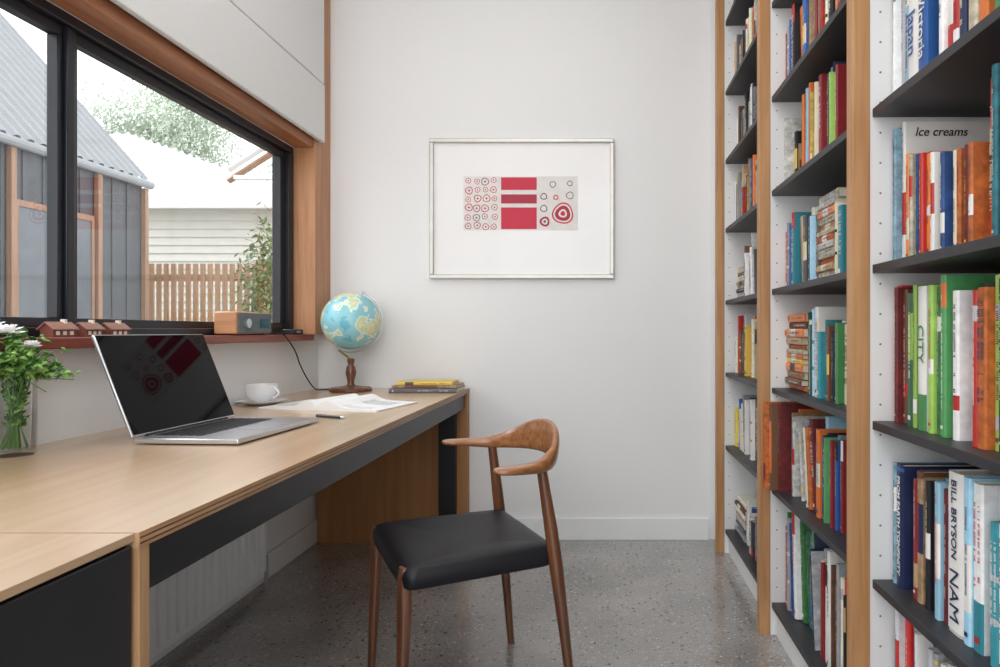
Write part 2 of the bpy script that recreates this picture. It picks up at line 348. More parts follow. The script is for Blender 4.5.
# vase + flowers
vx,vy=-1.318,1.55
vs=thing('glass_vase','clear glass cylinder vase of water at the desk left edge','vase',(vx,vy,DZ))
MB().lathe([(0,0),(.038,0),(.042,.003),(.043,.10),(.042,.185),(.0405,.185),(.041,.10),(.039,.012),(0,.012)],n=48).build('glass_wall',M['vase'],vs,ang=1)
MB().lathe([(0,.013),(.0385,.013),(.040,.10),(0,.10)],n=40).build('water',M['water'],vs)
random.seed(4)
fl=thing('flower_bunch','bunch of leafy stems with white flowers in the glass vase','flowers',(vx,vy,DZ+.014))
stb=MB(); lfa=MB(); lfb=MB()
def leaf(mb,p,d,L,w):
    d=d.normalized(); s=d.cross(Vector((random.uniform(-.6,.6),random.uniform(-.6,.6),1))).normalized(); n=s.cross(d)
    mb.add([p,p+d*L*.3+s*w*.45-n*.002,p+d*L*.65+s*w*.4-n*.002,p+d*L-n*L*.12,p+d*L*.65-s*w*.4-n*.002,p+d*L*.3-s*w*.45-n*.002,p+d*L*.5+n*.003],[(0,1,6),(1,2,6),(2,3,6),(3,4,6),(4,5,6),(5,0,6)])
for i in range(34):
    a=random.uniform(0,6.28); r0=random.uniform(0,.034); r1=random.uniform(.01,.10)
    ex=max(-.045,math.cos(a)*r1*1.1+.018); ey=math.sin(a)*r1; h=random.uniform(.20,.290)-(abs(ex)+abs(ey))*.42
    p0=Vector((-.9*r0*math.cos(a),-.9*r0*math.sin(a),.001)); p1=Vector((ex*.3,ey*.3,.16)); p2=Vector((ex,ey,h))
    stb.tube([p0,p0.lerp(p1,.5),p1,p2],.0013,6)
    for k in range(34):
        t=random.uniform(-.15,1.05); q=p1.lerp(p2,t)+Vector((random.gauss(0,.008),random.gauss(0,.008),random.gauss(0,.009))); a2=random.uniform(0,6.28); dd=Vector((math.cos(a2),math.sin(a2),random.uniform(-1.2,.6)))
        if vx+q.x+dd.x*.03< XL+.01: dd.x=abs(dd.x)
        if q.z<.168: continue
        leaf(random.choice((lfa,lfa,lfb)),q,dd,random.uniform(.012,.028),random.uniform(.008,.017))
    for k in range(9):
        t=random.uniform(.3,1.0); q=p0.lerp(p1,t)+Vector((random.gauss(0,.006),random.gauss(0,.006),0)); a2=random.uniform(0,6.28)
        if q.xy.length<.022: leaf(random.choice((lfa,lfb,lfb)),q,Vector((math.cos(a2),math.sin(a2),.9)),.016,.010)
stb.build('stems',M['stem'],fl); lfa.build('leaves',M['leaf'],fl,smooth=False); lfb.build('leaves',M['leafd'],fl,smooth=False)
for fx,fy,fz,fs_ in ((.026,-.045,.262,1.2),(-.014,-.04,.275,1.0),(.064,-.03,.232,.8),(.006,-.09,.225,.8)):
    b=MB(); cen=Vector((fx,fy,fz))
    for ring_,nn,el in ((.026,15,.05),(.024,13,.45),(.020,11,1.0),(.014,8,2.2)):
        ring_*=fs_
        for k in range(nn):
            a=6.283*k/nn+ring_*50; d=Vector((math.cos(a),math.sin(a),el)).normalized(); s=Vector((-math.sin(a),math.cos(a),random.uniform(-.5,.5)))
            b.add([cen,cen+d*ring_*.6+s*.006,cen+d*ring_*1.1,cen+d*ring_*.6-s*.006],[(0,1,2,3)])
    b.build('blossom',M['petal'],fl,smooth=False)
# ---------------------------------------------------------------- sill things
for i,(yy,lab) in enumerate(((1.745,'brown model cottage on the sill, leftmost of three, by the mullion'),(1.845,'middle brown model cottage of three on the window sill'),(1.945,'brown model cottage on the sill, nearest the laptop of three'))):
    h=thing('model_cottage',lab,'model house',(-1.37,yy,1.004),(0,0,R((-6,4,-3)[i])),'model cottages on the sill')
    b=MB(); b.box(-.018,.018,-.033,.033,0,.022); b.add([(-.018,-.033,.022),(.018,-.033,.022),(0,-.033,.036),(-.018,.033,.022),(.018,.033,.022),(0,.033,.036)],[(0,1,2),(3,5,4),(0,2,5,3),(1,4,5,2)])
    b.build('walls',M['brownhouse'],h)
    b=MB()
    for sg in (1,-1): b.add([(sg*.023,-.038,.0185),(0,-.038,.0365),(0,.038,.0365),(sg*.023,.038,.0185),(sg*.023,-.038,.0215),(0,-.038,.0395),(0,.038,.0395),(sg*.023,.038,.0215)],[(0,1,2,3),(4,7,6,5),(0,4,5,1),(1,5,6,2),(2,6,7,3),(3,7,4,0)])
    b.build('roof',M['croof'],h)
    for q in (-.02,.0,.02): MB().box(.018,.0192,q-.005,q+.005,.006,.016).build('window',M['cream'],h)
    MB().box(-.006,.006,.012,.02,.030,.046).build('chimney',M['cream'],h)
ra=thing('radio','small radio with wooden side and grey front on window sill','radio',(-1.37,2.66,1.004))
MB().box(-.045,.040,-.135,.13,.004,.088).build('case',M['radw'],ra,bevel=.006)
MB().box(.040,.045,-.128,.123,.008,.084).build('front',M['radg'],ra,bevel=.002)
MB().box(.045,.0465,.03,.10,.03,.062).build('display',mat('display',(40,52,60),.1),ra)
MB().tube([(.044,-.07,.045),(.054,-.07,.045)],.018,20).build('knob',M['alu'],ra)
for q in (-.1,.1): MB().box(-.03,.03,q-.01,q+.01,0,.005).build('foot',M['black'],ra)
ad=thing('power_adaptor','small black adaptor on the sill beside the corner post','adaptor',(-1.37,3.08,1.004))
MB().box(-.025,.025,-.05,.05,0,.024).build('body',M['black'],ad,bevel=.004)
MB().box(.0251,.0258,-.02,.02,.008,.016).build('light_strip',M['alu'],ad)
cpts=[(-1.36,2.80,1.03),(-1.335,2.83,1.012),(-1.318,2.86,1.009),(-1.312,2.90,.985),(-1.315,2.98,.93),(-1.33,3.06,.87),(-1.33,3.14,.80),(-1.32,3.20,.752),(-1.29,3.24,.745),(-1.255,3.27,.745)]
cab=MB().tube(catmull(cpts,5),.0028,8).build('power_cable',M['cable']); tag(cab,'thin black cable hanging from the sill down to the globe','cable')
# ---------------------------------------------------------------- picture
pc=thing('framed_print','silver framed abstract red print on the white back wall','picture',(wx(522),D,wz(209)))
mx=Matrix.Translation((-wx(522),-D,-wz(209)))
x0,x1,z1,z0=wx(430.5),wx(614),wz(139.5),wz(279); t=.021
b=MB(); 
b.box(x0,x1,D-.028,D-.001,z1-t,z1); b.box(x0,x1,D-.028,D-.001,z0,z0+t); b.box(x0,x0+t,D-.028,D-.001,z0+t,z1-t); b.box(x1-t,x1,D-.028,D-.001,z0+t,z1-t)
b.build('frame',M['silver'],pc,mx=mx,bevel=.004)
MB().box(x0+t,x1-t,D-.012,D-.002,z0+t,z1-t).build('mat_board',mat('mat_board',(238,237,237),.35,var=.01,coat=.3),pc,mx=mx)
def disc(mb,px,py,r0,r1,m=0,n=24,y=D-.0142):
    X,Z=wx(px),wz(py); s=1/204.1; vs=[]; m+=1
    for k in range(n):
        a=6.2832*k/n; wob=1+.06*math.sin(3*a+px)
        for rr in (r0,r1): vs.append((X+math.cos(a)*rr*s*wob,y,Z+math.sin(a)*rr*s*wob))
    mb.add(vs,[(2*k,2*((k+1)%n),2*((k+1)%n)+1,2*k+1) for k in range(n)],m)
b=MB(); b.box(wx(464),wx(578),D-.0135,D-.012,wz(230.5),wz(177))
b.box(wx(501.5),wx(537),D-.0146,D-.0135,wz(190.5),wz(178),1); b.box(wx(501.5),wx(537),D-.0146,D-.0135,wz(204),wz(195),2); b.box(wx(501.5),wx(537),D-.0146,D-.0135,wz(229.5),wz(208),1)
rn=random.Random(9)
for r_ in range(6):
    for c_ in range(4):
        px,py=469+c_*8.6+rn.uniform(-1,1),181.5+r_*9+rn.uniform(-.8,.8); q=rn.uniform(.7,1.05); m=rn.choice((0,0,1,2)); disc(b,px,py,3.0*q,3.8*q,m,16); disc(b,px,py,0.01,1.0*q,rn.choice((0,2)),10)
disc(b,563,214,9.2,10.6,0); disc(b,563,214,4.2,7.6,1); disc(b,563,214,.01,2.4,0)
disc(b,545,222,3,5.0,1); disc(b,545,222,.01,1.4,2); disc(b,544,209,2.6,3.6,2); disc(b,544,197,2.4,3.4,2); disc(b,556,198,1.6,2.6,0); disc(b,570,196,3.0,3.8,2)
disc(b,570,184,2,2.8,2); disc(b,553,185,2.4,3.2,2)
b.build('print',[mat('print_paper',(226,221,218),.6,var=.05,scale=30),M['red'],M['dred'],M['ink']],pc,mx=mx,smooth=False)
# ---------------------------------------------------------------- bookcase
PX=.535; PF=.572; BX=.90
posts=[3.17,2.315,1.46,.605]; LV=[.11,.495,.83,1.16,1.49,1.805,2.12,2.44,2.76]
bc=thing('bookcase','tall built-in bookcase with oak posts and charcoal shelves','bookcase',(.72,2.0,0))
mx=Matrix.Translation((-.72,-2,0))
for y in posts:
    MB().box(PX,PF,y,y+.038,0,3.045).build('post',M['oak'],bc,mx=mx,bevel=.0015)
    b=MB(); b.box(PF,BX,y+.002,y+.038,0,3.045); z=.16
    while z<2.9:
        for xx in (.594,.86):
            n=8; b.add([(xx+.0025*math.cos(6.283*k/n),y+.0017,z+.0025*math.sin(6.283*k/n)) for k in range(n)],[tuple(range(n))],1)
        z+=.064
    b.build('side_panel',[M['white'],M['hole']],bc,mx=mx,smooth=False)
MB().box(BX,BX+.018,.605,D-.002,0,3.045).build('back_panel',M['white'],bc,mx=mx)
MB().box(PF+.0,PF+.03,3.21,D-.002,0,3.045).build('filler_panel',M['white'],bc,mx=mx)
for i in range(3):
    ya,yb=posts[i+1]+.04,posts[i]
    MB().box(PF+.02,PF+.035,ya,yb,0,.092).build('kickboard',M['white'],bc,mx=mx)
    for z in LV: MB().box(PF+.004,BX,ya+.001,yb-.001,z-.018,z).build('shelf',M['shelf'],bc,mx=mx,bevel=.001)
# ---------------------------------------------------------------- books
COL={'white':(234,232,228),'cream':(228,218,192),'grey':(146,148,152),'dark grey':(84,84,88),'black':(34,34,38),'red':(190,46,42),'dark red':(124,34,38),'orange':(220,118,54),'yellow':(226,194,86),
'green':(74,140,84),'dark green':(38,84,62),'lime':(142,180,82),'teal':(52,134,148),'light blue':(148,190,212),'blue':(46,92,160),'navy':(32,44,82),'purple':(100,62,118),'pink':(206,122,146),'brown':(112,76,54),'tan':(188,156,118),'silver':(190,192,196)}
def shades(k,v):
    return [mat('cover_%s_%d'%(k.replace(' ','_'),i),tuple(min(240,x*f+(6 if i==2 else 0)) for x in v),(.42,.55,.32)[i],var=(.05,.38,.10)[i],scale=(20,55,60)[i]) for i,f in enumerate((1,.84,1.1))]
MCS={k:shades(k,v) for k,v in COL.items()}; MC={k:v[0] for k,v in MCS.items()}
LIGHT={'white','cream','yellow','silver','light blue','tan','lime','pink','orange','grey'}
ORD=['first','second','third','fourth','fifth','sixth','seventh','eighth','ninth','tenth','eleventh','twelfth','thirteenth','fourteenth','fifteenth','sixteenth','seventeenth','eighteenth','nineteenth','twentieth']
for tn in ('twenty','thirty','forty','fifty'):
    if tn!='twenty': ORD.append({'thirty':'thirtieth','forty':'fortieth','fifty':'fiftieth'}[tn])
    ORD+=[tn+'-'+x for x in ORD[:9]]
BAY=['farthest','middle','nearest']
brn=random.Random(77); FARB=[]; far_mode=False
def book(loc,rot,t,h,w,col,band,label,group,title=None,tcol='white',cover=None):
    b=MB(); k=.0018
    sec=[(w,-t),(.004,-t),(.001,-t*.85),(0,-t*.5),(.001,-t*.15),(.004,0),(w,0),(w,-k),(.006,-k),(.006,-t+k),(w,-t+k)]
    zs=[0,h]
    if band: zs=[0]+sorted([h*x for x in band[1]])+[h]
    n=len(sec); b.v+=[(x,y,z) for z in zs for x,y in sec]
    for i in range(len(zs)-1):
        for a in range(n):
            b.f.append((i*n+a,i*n+(a+1)%n,(i+1)*n+(a+1)%n,(i+1)*n+a)); b.m.append(1 if (band and i%2==1 and 1<=a<=4) else 0)
    for i in (0,len(zs)-1):
        o=i*n
        for q in ((0,1,9,10),(1,2,9),(2,3,9),(3,8,9),(3,4,8),(4,5,8),(5,6,7,8)):
            b.f.append(tuple(o+x for x in q)); b.m.append(0)
    if not title:   # fine printed marks down the spine, illegible at this size
        z=h*brn.uniform(.82,.93); zend=h*brn.uniform(.18,.45); ww=t*brn.uniform(.11,.2); off=-t*.5; lines=2 if t>.024 and brn.random()<.5 else 1
        letter=brn.uniform(.0018,.0034)
        while z>zend:
            L=letter*brn.uniform(.4,1)
            for ln in range(lines):
                if lines==2 and brn.random()<.15: continue
                yc=off+(0 if lines==1 else (ln-.5)*t*.42); wa=ww*brn.uniform(.75,1); wb=ww*brn.uniform(.6,1)
                b.add([(-.0005,yc-wa,z),(-.0005,yc+wb,z),(-.0005,yc+wb,z-L),(-.0005,yc-wa,z-L)],[(0,1,2,3)],2)
            z-=L+.0014
            if brn.random()<.16: z-=letter*1.6
            if brn.random()<.03: z-=h*.08
        if brn.random()<.6:
            s=t*.24; zz=h*.05; b.add([(-.0005,off-s,zz),(-.0005,off+s,zz),(-.0005,off+s,zz+s*1.5),(-.0005,off-s,zz+s*1.5)],[(0,1,2,3)],2)
    mk=brn.choice(['black','dark red','navy','dark grey','brown','blue','red'] if col in LIGHT else ['white','cream','yellow','silver','white'])
    cm=MC[col] if (title or cover) else brn.choice(MCS[col]); mats=[cm,MC[band[0]] if band else cm,MC[mk]]
    pg=MB().box(.006,w-.004,-t+k,-k,.003,h-.003)
    if far_mode:
        FARB.append((Matrix.Translation(loc)@Euler(rot).to_matrix().to_4x4(),b,mats,pg)); return None
    root=thing('book',label,'book',loc,rot,group)
    b.build('cover',mats,root,ang=.5,recalc=False)
    pg.build('pages',M['page'],root,smooth=False)
    if title:
        for body,pos,s in title:
            text('title',body,s,(-.0014,-t*.5,h*pos),(0,0,-1),(0,-1,0),MC[tcol],root,bold=0 if body=='NAM' else .0003)
    if cover and cover[0]=='PIC':
        q=MB(); q.box(.008,w-.01,-t-.0008,-t,h*.12,h*.78,0); q.box(.012,.05,-t-.0014,-t-.0008,h*.2,h*.5,1); q.box(.02,.06,-t-.0016,-t-.0008,h*.5,h*.66,2); q.box(.03,w-.02,-t-.0012,-t-.0008,h*.86,h*.92,0)
        q.build('cover_picture',[MC['tan'],MC['brown'],MC['yellow']],root)
    elif cover:
        text('cover_title',cover[0],cover[1],(.076,-t-.0006,h*.925),(1,0,0),(0,0,1),MC[cover[2]],root,shear=.25,bold=.0003)
    return root
BANDS=[(.08,.14),(.80,.90),(.35,.62),(.12,.2,.75,.83),(.3,.34,.6,.64),(.62,.88),(.0001,.22),(.78,.9999),(.45,.5),(.04,.06,.94,.96)]
GEN=['white','cream','black','brown','navy','grey','tan','dark grey','red','blue','silver','white','dark red','orange','yellow','white']
cnt=0
def lvl(li): return ('bottom','second','third','fourth','fifth','sixth','seventh','eighth')[li]
def row(bay,li,ylim,seq,hr,special=None,lean=None,seed=0,stack=None,gap0=.004,ts=(.010,.012,.014,.017,.021,.026,.032),stack_y=None,mixp=.45,gaps=None):
    """fills a shelf from the far end of the bay toward the viewer"""
    global cnt
    rnd=random.Random(seed+bay*100+li); z=LV[li]; y=posts[bay]-gap0; i=0; grp='books on the %s shelf up in the %s bay'%(lvl(li),BAY[bay])
    place='%s shelf up, %s bay'%(lvl(li),BAY[bay])
    if lvl(li)=='bottom': place='bottom shelf, %s bay'%BAY[bay]
    maxh=.292 if li else .345; leaning=False
    while y>ylim:
        if stack and (stack_y is None or y<stack_y):
            zz=z; hh=stack[0]
            for k,col in enumerate(stack[1]):
                t=rnd.uniform(.014,.026); L=hh+rnd.uniform(-.025,.01)
                if zz+t>z+.29: break
                book((.615+rnd.uniform(0,.02),y,zz+t+.0003),(R(90),0,0),t-.0005,L,.15,col,(rnd.choice(['white','cream','black']),[.3,.6]) if rnd.random()<.5 else None,'%s book lying flat, %s in its stack, %s'%(col,ORD[k]+' up',place),grp)
                zz+=t; cnt+=1
            y-=hh+.014; stack=None; leaning=False
            continue
        sp=special[i] if special and i<len(special) else None; jut=None
        if sp:
            t,h,col,band,title,tcol=sp[:6]; cover=sp[6] if len(sp)>6 else None; jut=sp[7] if len(sp)>7 else None
        else:
            t=rnd.choice(ts); h=rnd.uniform(*hr)
            if rnd.random()<.18: h*=.86
            col=rnd.choice(GEN if rnd.random()<mixp else seq); title=None; tcol='white'; cover=None
            bc_=rnd.choice(['white','cream','black','yellow','red','silver','tan'] if rnd.random()<.8 else seq)
            band=(bc_,list(rnd.choice(BANDS))) if rnd.random()<.45 and bc_!=col else None
        h=min(h,maxh); w=min(.24,h*.72); a=0
        for l in (lean or []):
            if l[0]<=i<l[1]: a=l[2]
        if a:
            y-= (t*(1/math.cos(a)-1) if leaning else h*math.sin(a)+.001)
        leaning=bool(a)
        size=' '.join(x for x in ('thick' if t>.036 else 'slim' if t<.016 else '','tall' if h>.25 else 'short' if h<.195 else '') if x)
        desc=(size+' ' if size else '')+col+' book'
        if cover and cover[0]=='PIC': lab='small black book with brown picture cover facing out, middle bay'
        elif cover: lab='tall book with Ice creams on its cover, nearest bookcase bay'
        elif title: lab='%s titled %s, %s bay'%(desc,' '.join(x[0] for x in title),BAY[bay])
        elif jut is not None: lab='%s book jutting past the shelf edge, %s from left, %s bay'%(col,ORD[i],BAY[bay])
        else: lab='%s, %s from left, %s'%(desc,ORD[i],place)
        xx=jut if jut is not None else .613 if title else .612+rnd.choice((0,.004,.008,.014,.022,.034))
        book((xx,y,z+.0003),(-a,0,0),t-.0006,h,w,col,band,lab,grp,title,tcol,cover)
        y-=t/math.cos(a) if a else t
        if rnd.random()<.12: y-=.003
        if gaps and i in gaps: y-=gaps[i]
        i+=1; cnt+=1
N1=1.05
row(2,4,N1,['white','red','green','blue','grey','yellow','cream'],(.22,.28),[
 (.010,.26,'cream',None,None,'black'),(.010,.27,'white',('grey',[.8,.9]),None,'black'),(.012,.265,'silver',None,None,'black'),(.016,.25,'tan',None,None,'black'),(.012,.27,'white',None,None,'black'),(.018,.26,'light blue',('white',[.7,.8]),None,'black'),(.042,.288,'white',('navy',[.0001,.06]),[('Japan',.40,.042)],'blue'),(.040,.288,'blue',('white',[.03,.08]),[('Victoria',.38,.038)],'white'),(.012,.25,'dark grey',None,None,'white'),(.020,.28,'navy',('tan',[.1,.2]),None,'white'),(.014,.25,'green',None,None,'white'),
 (.016,.25,'white',None,None,'white'),(.02,.24,'red',('white',[.3,.6]),None,'white'),(.014,.24,'pink',None,None,'white'),(.018,.25,'white',('red',[.2,.4]),None,'white')],seed=1)
row(2,3,N1-.03,['red','orange','white','yellow','teal','green','black'],(.20,.25),[
 (.010,.285,'purple',('white',[.3,.8]),None,'white'),(.012,.28,'light blue',None,None,'white'),(.014,.291,'white',('red',[.2,.5]),None,'white',('Ice creams',.025,'black')),(.010,.222,'yellow',('red',[.7,.8]),None,'white'),(.018,.218,'red',('white',[.7,.8]),None,'white'),(.012,.215,'orange',('cream',[.2,.4]),None,'white'),
 (.012,.21,'cream',('red',[.6,.8]),None,'white'),(.018,.212,'red',('cream',[.1,.3]),None,'white'),(.010,.205,'blue',None,None,'white'),(.014,.20,'yellow',('red',[.3,.5]),None,'white'),(.012,.20,'red',None,None,'white'),(.016,.195,'orange',('white',[.4,.5]),None,'white'),(.016,.192,'red',('yellow',[.75,.85]),None,'white'),(.012,.19,'white',('red',[.4,.7]),None,'white'),(.014,.186,'yellow',None,None,'white'),(.012,.183,'blue',('white',[.2,.4]),None,'white'),(.014,.178,'orange',None,None,'white'),(.012,.18,'red',None,None,'white'),(.012,.176,'cream',None,None,'white'),
 (.012,.176,'orange',None,None,'white'),(.014,.174,'red',('white',[.6,.7]),None,'white'),(.012,.174,'yellow',None,None,'white'),(.012,.172,'dark red',None,None,'white'),(.012,.172,'orange',('white',[.3,.5]),None,'white'),(.012,.255,'white',('red',[.1,.2]),None,'white'),(.03,.27,'red',('black',[.3,.6]),None,'white'),(.014,.28,'teal',None,None,'white')],seed=2)
row(2,2,N1,['green','white','orange','black','lime','red'],(.23,.28),[
 (.018,.285,'red',('cream',[.7,.9]),None,'white'),(.012,.28,'dark red',None,None,'white'),(.014,.275,'brown',('red',[.2,.3]),None,'white'),(.012,.27,'tan',None,None,'white'),(.014,.27,'cream',None,None,'white'),(.024,.265,'dark green',('lime',[.5,.85]),None,'white'),(.012,.28,'lime',('white',[.1,.2]),None,'white'),
 (.014,.26,'light blue',None,None,'white'),(.034,.275,'white',('green',[.0001,.25]),[('CITY',.6,.034)],'green'),(.012,.27,'green',None,None,'white'),(.016,.275,'lime',('white',[.4,.5]),None,'white'),(.016,.27,'green',('white',[.7,.8]),None,'white'),(.014,.28,'white',None,None,'white'),(.018,.29,'green',('orange',[.8,.95]),None,'white'),(.014,.25,'orange',None,None,'white'),(.02,.26,'white',('red',[.2,.3]),None,'white'),(.012,.26,'red',None,None,'white'),(.04,.27,'black',('white',[.3,.6]),None,'white')],seed=3)
row(2,1,N1,['teal','white','navy','silver','light blue'],(.22,.26),[
 (.012,.245,'silver',None,None,'white'),(.012,.25,'light blue',('white',[.6,.8]),None,'white'),(.034,.25,'navy',('blue',[.95,.98]),[('FROM EARTH TO',.64,.0175),('INFINITY',.24,.0175)],'white'),(.012,.245,'blue',None,None,'white'),(.026,.245,'brown',('cream',[.5,.7]),None,'white'),(.016,.235,'dark red',('tan',[.1,.3]),None,'white'),(.022,.24,'tan',('navy',[.4,.8]),None,'white'),
 (.012,.23,'cream',None,None,'white'),(.016,.24,'black',('white',[.4,.6]),None,'white'),(.028,.25,'teal',('dark green',[.2,.5]),None,'white'),(.018,.25,'light blue',('white',[.3,.7]),None,'white'),(.016,.24,'dark red',None,None,'white'),(.012,.25,'white',None,None,'white'),(.052,.28,'white',('silver',[.0001,.02]),[('BILL BRYSON',.71,.0235),('NAM',.24,.042)],'navy'),(.022,.28,'light blue',('white',[.2,.6]),None,'white'),(.03,.275,'white',('teal',[.0001,.3]),None,'navy'),(.026,.25,'teal',None,None,'white')],seed=4)
row(2,0,1.03,['grey','red','white','black','dark red','silver'],(.29,.345),[(.02,.335,'grey',None,None,'white'),(.016,.34,'silver',('red',[.6,.8]),None,'white'),(.022,.32,'red',('white',[.1,.2]),None,'white'),(.018,.33,'white',('grey',[.4,.6]),None,'white'),(.014,.30,'black',('white',[.5,.6]),None,'white')],seed=5)
N2=1.79
row(1,6,N2,['brown','red','black','orange','cream','white'],(.2,.26),seed=1)
row(1,5,N2,['red','black','tan','orange','brown','blue','white'],(.19,.26),seed=2,lean=[(5,8,.09)])
row(1,4,N2,['yellow','orange','lime','light blue','white','cream','blue'],(.21,.27),[(.010,.24,'white',None,None,'white'),(.026,.19,'black',('yellow',[.35,.7]),None,'white',('PIC',)),(.022,.24,'yellow',('orange',[.2,.4]),None,'white'),(.016,.25,'orange',None,None,'white'),(.022,.25,'tan',None,None,'white'),(.014,.23,'lime',None,None,'white'),(.02,.25,'light blue',None,None,'white')],seed=3,gaps={1:.14})
row(1,3,N2,['white','teal','light blue','cream','tan','dark grey','brown'],(.18,.24),seed=4,stack=(.15,['cream','tan','orange','cream','white','orange','cream','tan','cream','orange','white','cream']),stack_y=1.98,lean=[(5,8,.12)])
row(1,2,N2,['green','teal','white','dark green','light blue','cream'],(.2,.26),stack=(.19,['orange','brown','tan','orange','yellow','orange','cream','orange','tan','orange','brown','orange']),seed=5)
row(1,1,N2,['red','orange','white','blue','teal','green','light blue','brown','cream','yellow'],(.22,.285),[(.022,.288,'orange',('dark red',[.1,.3]),None,'white',None,.545),(.02,.285,'brown',('orange',[.2,.8]),None,'white',None,.56),(.014,.285,'dark red',None,None,'white',None,.585),(.016,.27,'orange',None,None,'white'),(.012,.26,'tan',None,None,'white'),(.022,.25,'cream',None,None,'white'),(.02,.25,'white',('red',[.4,.6]),None,'white')],lean=[(7,14,.15)],seed=6)
row(1,0,N2-.04,['grey','white','silver','green','dark green','cream','teal'],(.25,.335),lean=[(3,7,.1),(10,15,.14)],seed=7)
print('individual books',cnt)
pal=[['white','grey','green','black','silver'],['green','dark green','white','black','cream'],['tan','brown','red','cream','black'],['white','cream','brown','blue','grey'],['cream','white','tan','yellow','blue'],['white','black','brown','cream','grey'],['brown','tan','white','orange','cream','blue'],['dark red','brown','yellow','white','black']]
far_mode=True
for li in range(8):
    row(0,li,2.74,pal[li],(.17,.26) if li else (.14,.2),seed=8+li,stack=(.2,['grey','white','black','silver','tan','cream','brown','cream']) if li in (0,3) else None,ts=(.013,.016,.02,.026,.032),lean=[(4,8,.12)] if li%2 else None)
far_mode=False
B=MB(); ml=[]
def mi(m):
    if m not in ml: ml.append(m)
    return ml.index(m)
for mtx,bb,mats,pg in FARB:
    for part,ms in ((bb,mats),(pg,[M['page']])):
        o=len(B.v); B.v+=[tuple(mtx@Vector(v)) for v in part.v]; B.f+=[tuple(i+o for i in f) for f in part.f]; B.m+=[mi(ms[k]) for k in part.m]
fo=B.build('book_rows',ml,smooth=False,recalc=False)
tag(fo,'rows of small books filling the farthest bay of the bookcase','books',kind='stuff')
g='books lying flat on the desk end'
def desk_book(x,y,z,t,h,w,col,band,lab,rz=0): return book((x,y,z+t),(R(90),0,R(90+rz)),t,h,w,col,band,lab,g)
desk_book(-.950,3.10,DZ,.020,.305,.21,'dark grey',None,'grey book lying flat at the bottom on the far desk corner')
desk_book(-.940,3.11,DZ+.0203,.013,.29,.2,'tan',('brown',[.2,.7]),'thin tan book between grey and yellow books on the desk',0)
desk_book(-.920,3.12,DZ+.0336,.014,.25,.18,'yellow',('dark grey',[.15,.3]),'yellow book topmost on the far desk corner',2)
# ---------------------------------------------------------------- exterior
GZ=-.15
struct(MB().box(-40,XL-.15,-3,45,GZ-.1,GZ).build('ground',M['ground'],smooth=False),'paved ground outside')
XA=-4.57
nb=thing('neighbouring_building','dark clad building with steep corrugated roof outside the window','building',(XA,5,GZ))
mx=Matrix.Translation((-XA,-5,-GZ))
b=MB(); b.box(XA-3,XA,2.0,6.88,GZ,2.50)
y=2.05
while y<6.85: b.box(XA,XA+.012,y,y+.02,GZ,2.45); y+=.2
b.add([(XA,6.88,2.5),(XA-3,6.88,2.5),(XA-3,6.88,5.8)],[(0,1,2)])
b.build('clad_wall',M['darkclad'],nb,mx=mx,smooth=False)
b=MB(); y=1.9;k=0; vs=[];fs=[]
pat=(0,0,.022,.022)
while y<6.93:
    o=pat[k%4]; vs.append((XA+.03+o*.75,y,2.53+o*.65)); vs.append((XA-3+o*.75,y,5.93+o*.65)); y+=(.05,.025,.03,.025)[k%4];k+=1
for i in range(k-1): fs.append((2*i,2*i+2,2*i+3,2*i+1))
b.add(vs,fs); b.build('corrugated_roof',M['corr'],nb,mx=mx,smooth=False)
MB().tube([(XA+.06,1.9,2.48),(XA+.06,6.93,2.48)],.04).build('gutter',M['corr'],nb,mx=mx)
for yy in (4.40,5.30,6.22,6.86): MB().box(XA+.01,XA+.05,yy,yy+.05,GZ,2.44).build('timber_post',M['extim'],nb,mx=mx)
wf=MB().box(XA+.01,XA+.03,5.36,6.2,2.0,2.05).box(XA+.01,XA+.03,5.36,6.2,.1,.16).box(XA+.01,XA+.03,5.36,5.39,.16,2.0).box(XA+.01,XA+.03,6.17,6.2,.16,2.0).build('door_frame',M['extim'],nb,mx=mx)
MB().box(XA+.012,XA+.020,5.39,6.17,.16,2.0).build('door_glass',M['darkglass'],wf,mx=mx)
hs=thing('weatherboard_house','cream weatherboard house with pale metal roof beyond the fence','house',(-6.3,14,GZ))
mx=Matrix.Translation((6.3,-14,-GZ))
b=MB(); b.box(-14,-4.9,12,17,GZ,3.2)
z=GZ
while z<3.15: b.add([(-14,11.985,z+.14),(-4.9,11.985,z+.14),(-4.9,11.94,z),(-14,11.94,z),(-14,12.01,z),(-4.9,12.01,z)],[(0,1,2,3),(3,2,5,4)]); z+=.14
b.build('weatherboard_wall',M['weather'],hs,mx=mx,smooth=False)
RX=-9.9; RZ=5.15
b=MB(); b.add([(-14.4,11.6,3.15),(-4.6,11.6,3.15),(-4.6,17.4,3.15),(-14.4,17.4,3.15),(-12,14.5,RZ),(RX,14.5,RZ)],[(0,1,5,4),(1,2,5),(2,3,4,5),(3,0,4),(0,3,2,1)])
x=-14.2
while x<-4.7:
    tt=1.0
    if x>RX: tt=(-4.6-x)/(-4.6-RX)
    if x<-12: tt=(x+14.4)/2.4
    p=Vector((x,11.6,3.15)); q=Vector((x,11.6+2.9*tt,3.15+(RZ-3.15)*tt)); u=Vector((0,-.6,.8))*.06
    b.add([p+Vector((-.03,0,0)),p+Vector((.03,0,0)),q+Vector((.03,0,0)),q+Vector((-.03,0,0)),p+Vector((-.012,0,0))+u,p+Vector((.012,0,0))+u,q+Vector((.012,0,0))+u,q+Vector((-.012,0,0))+u],[(4,5,6,7),(0,1,5,4),(1,2,6,5),(3,0,4,7)]); x+=.24
b.build('metal_roof',M['roofw'],hs,mx=mx,smooth=False)
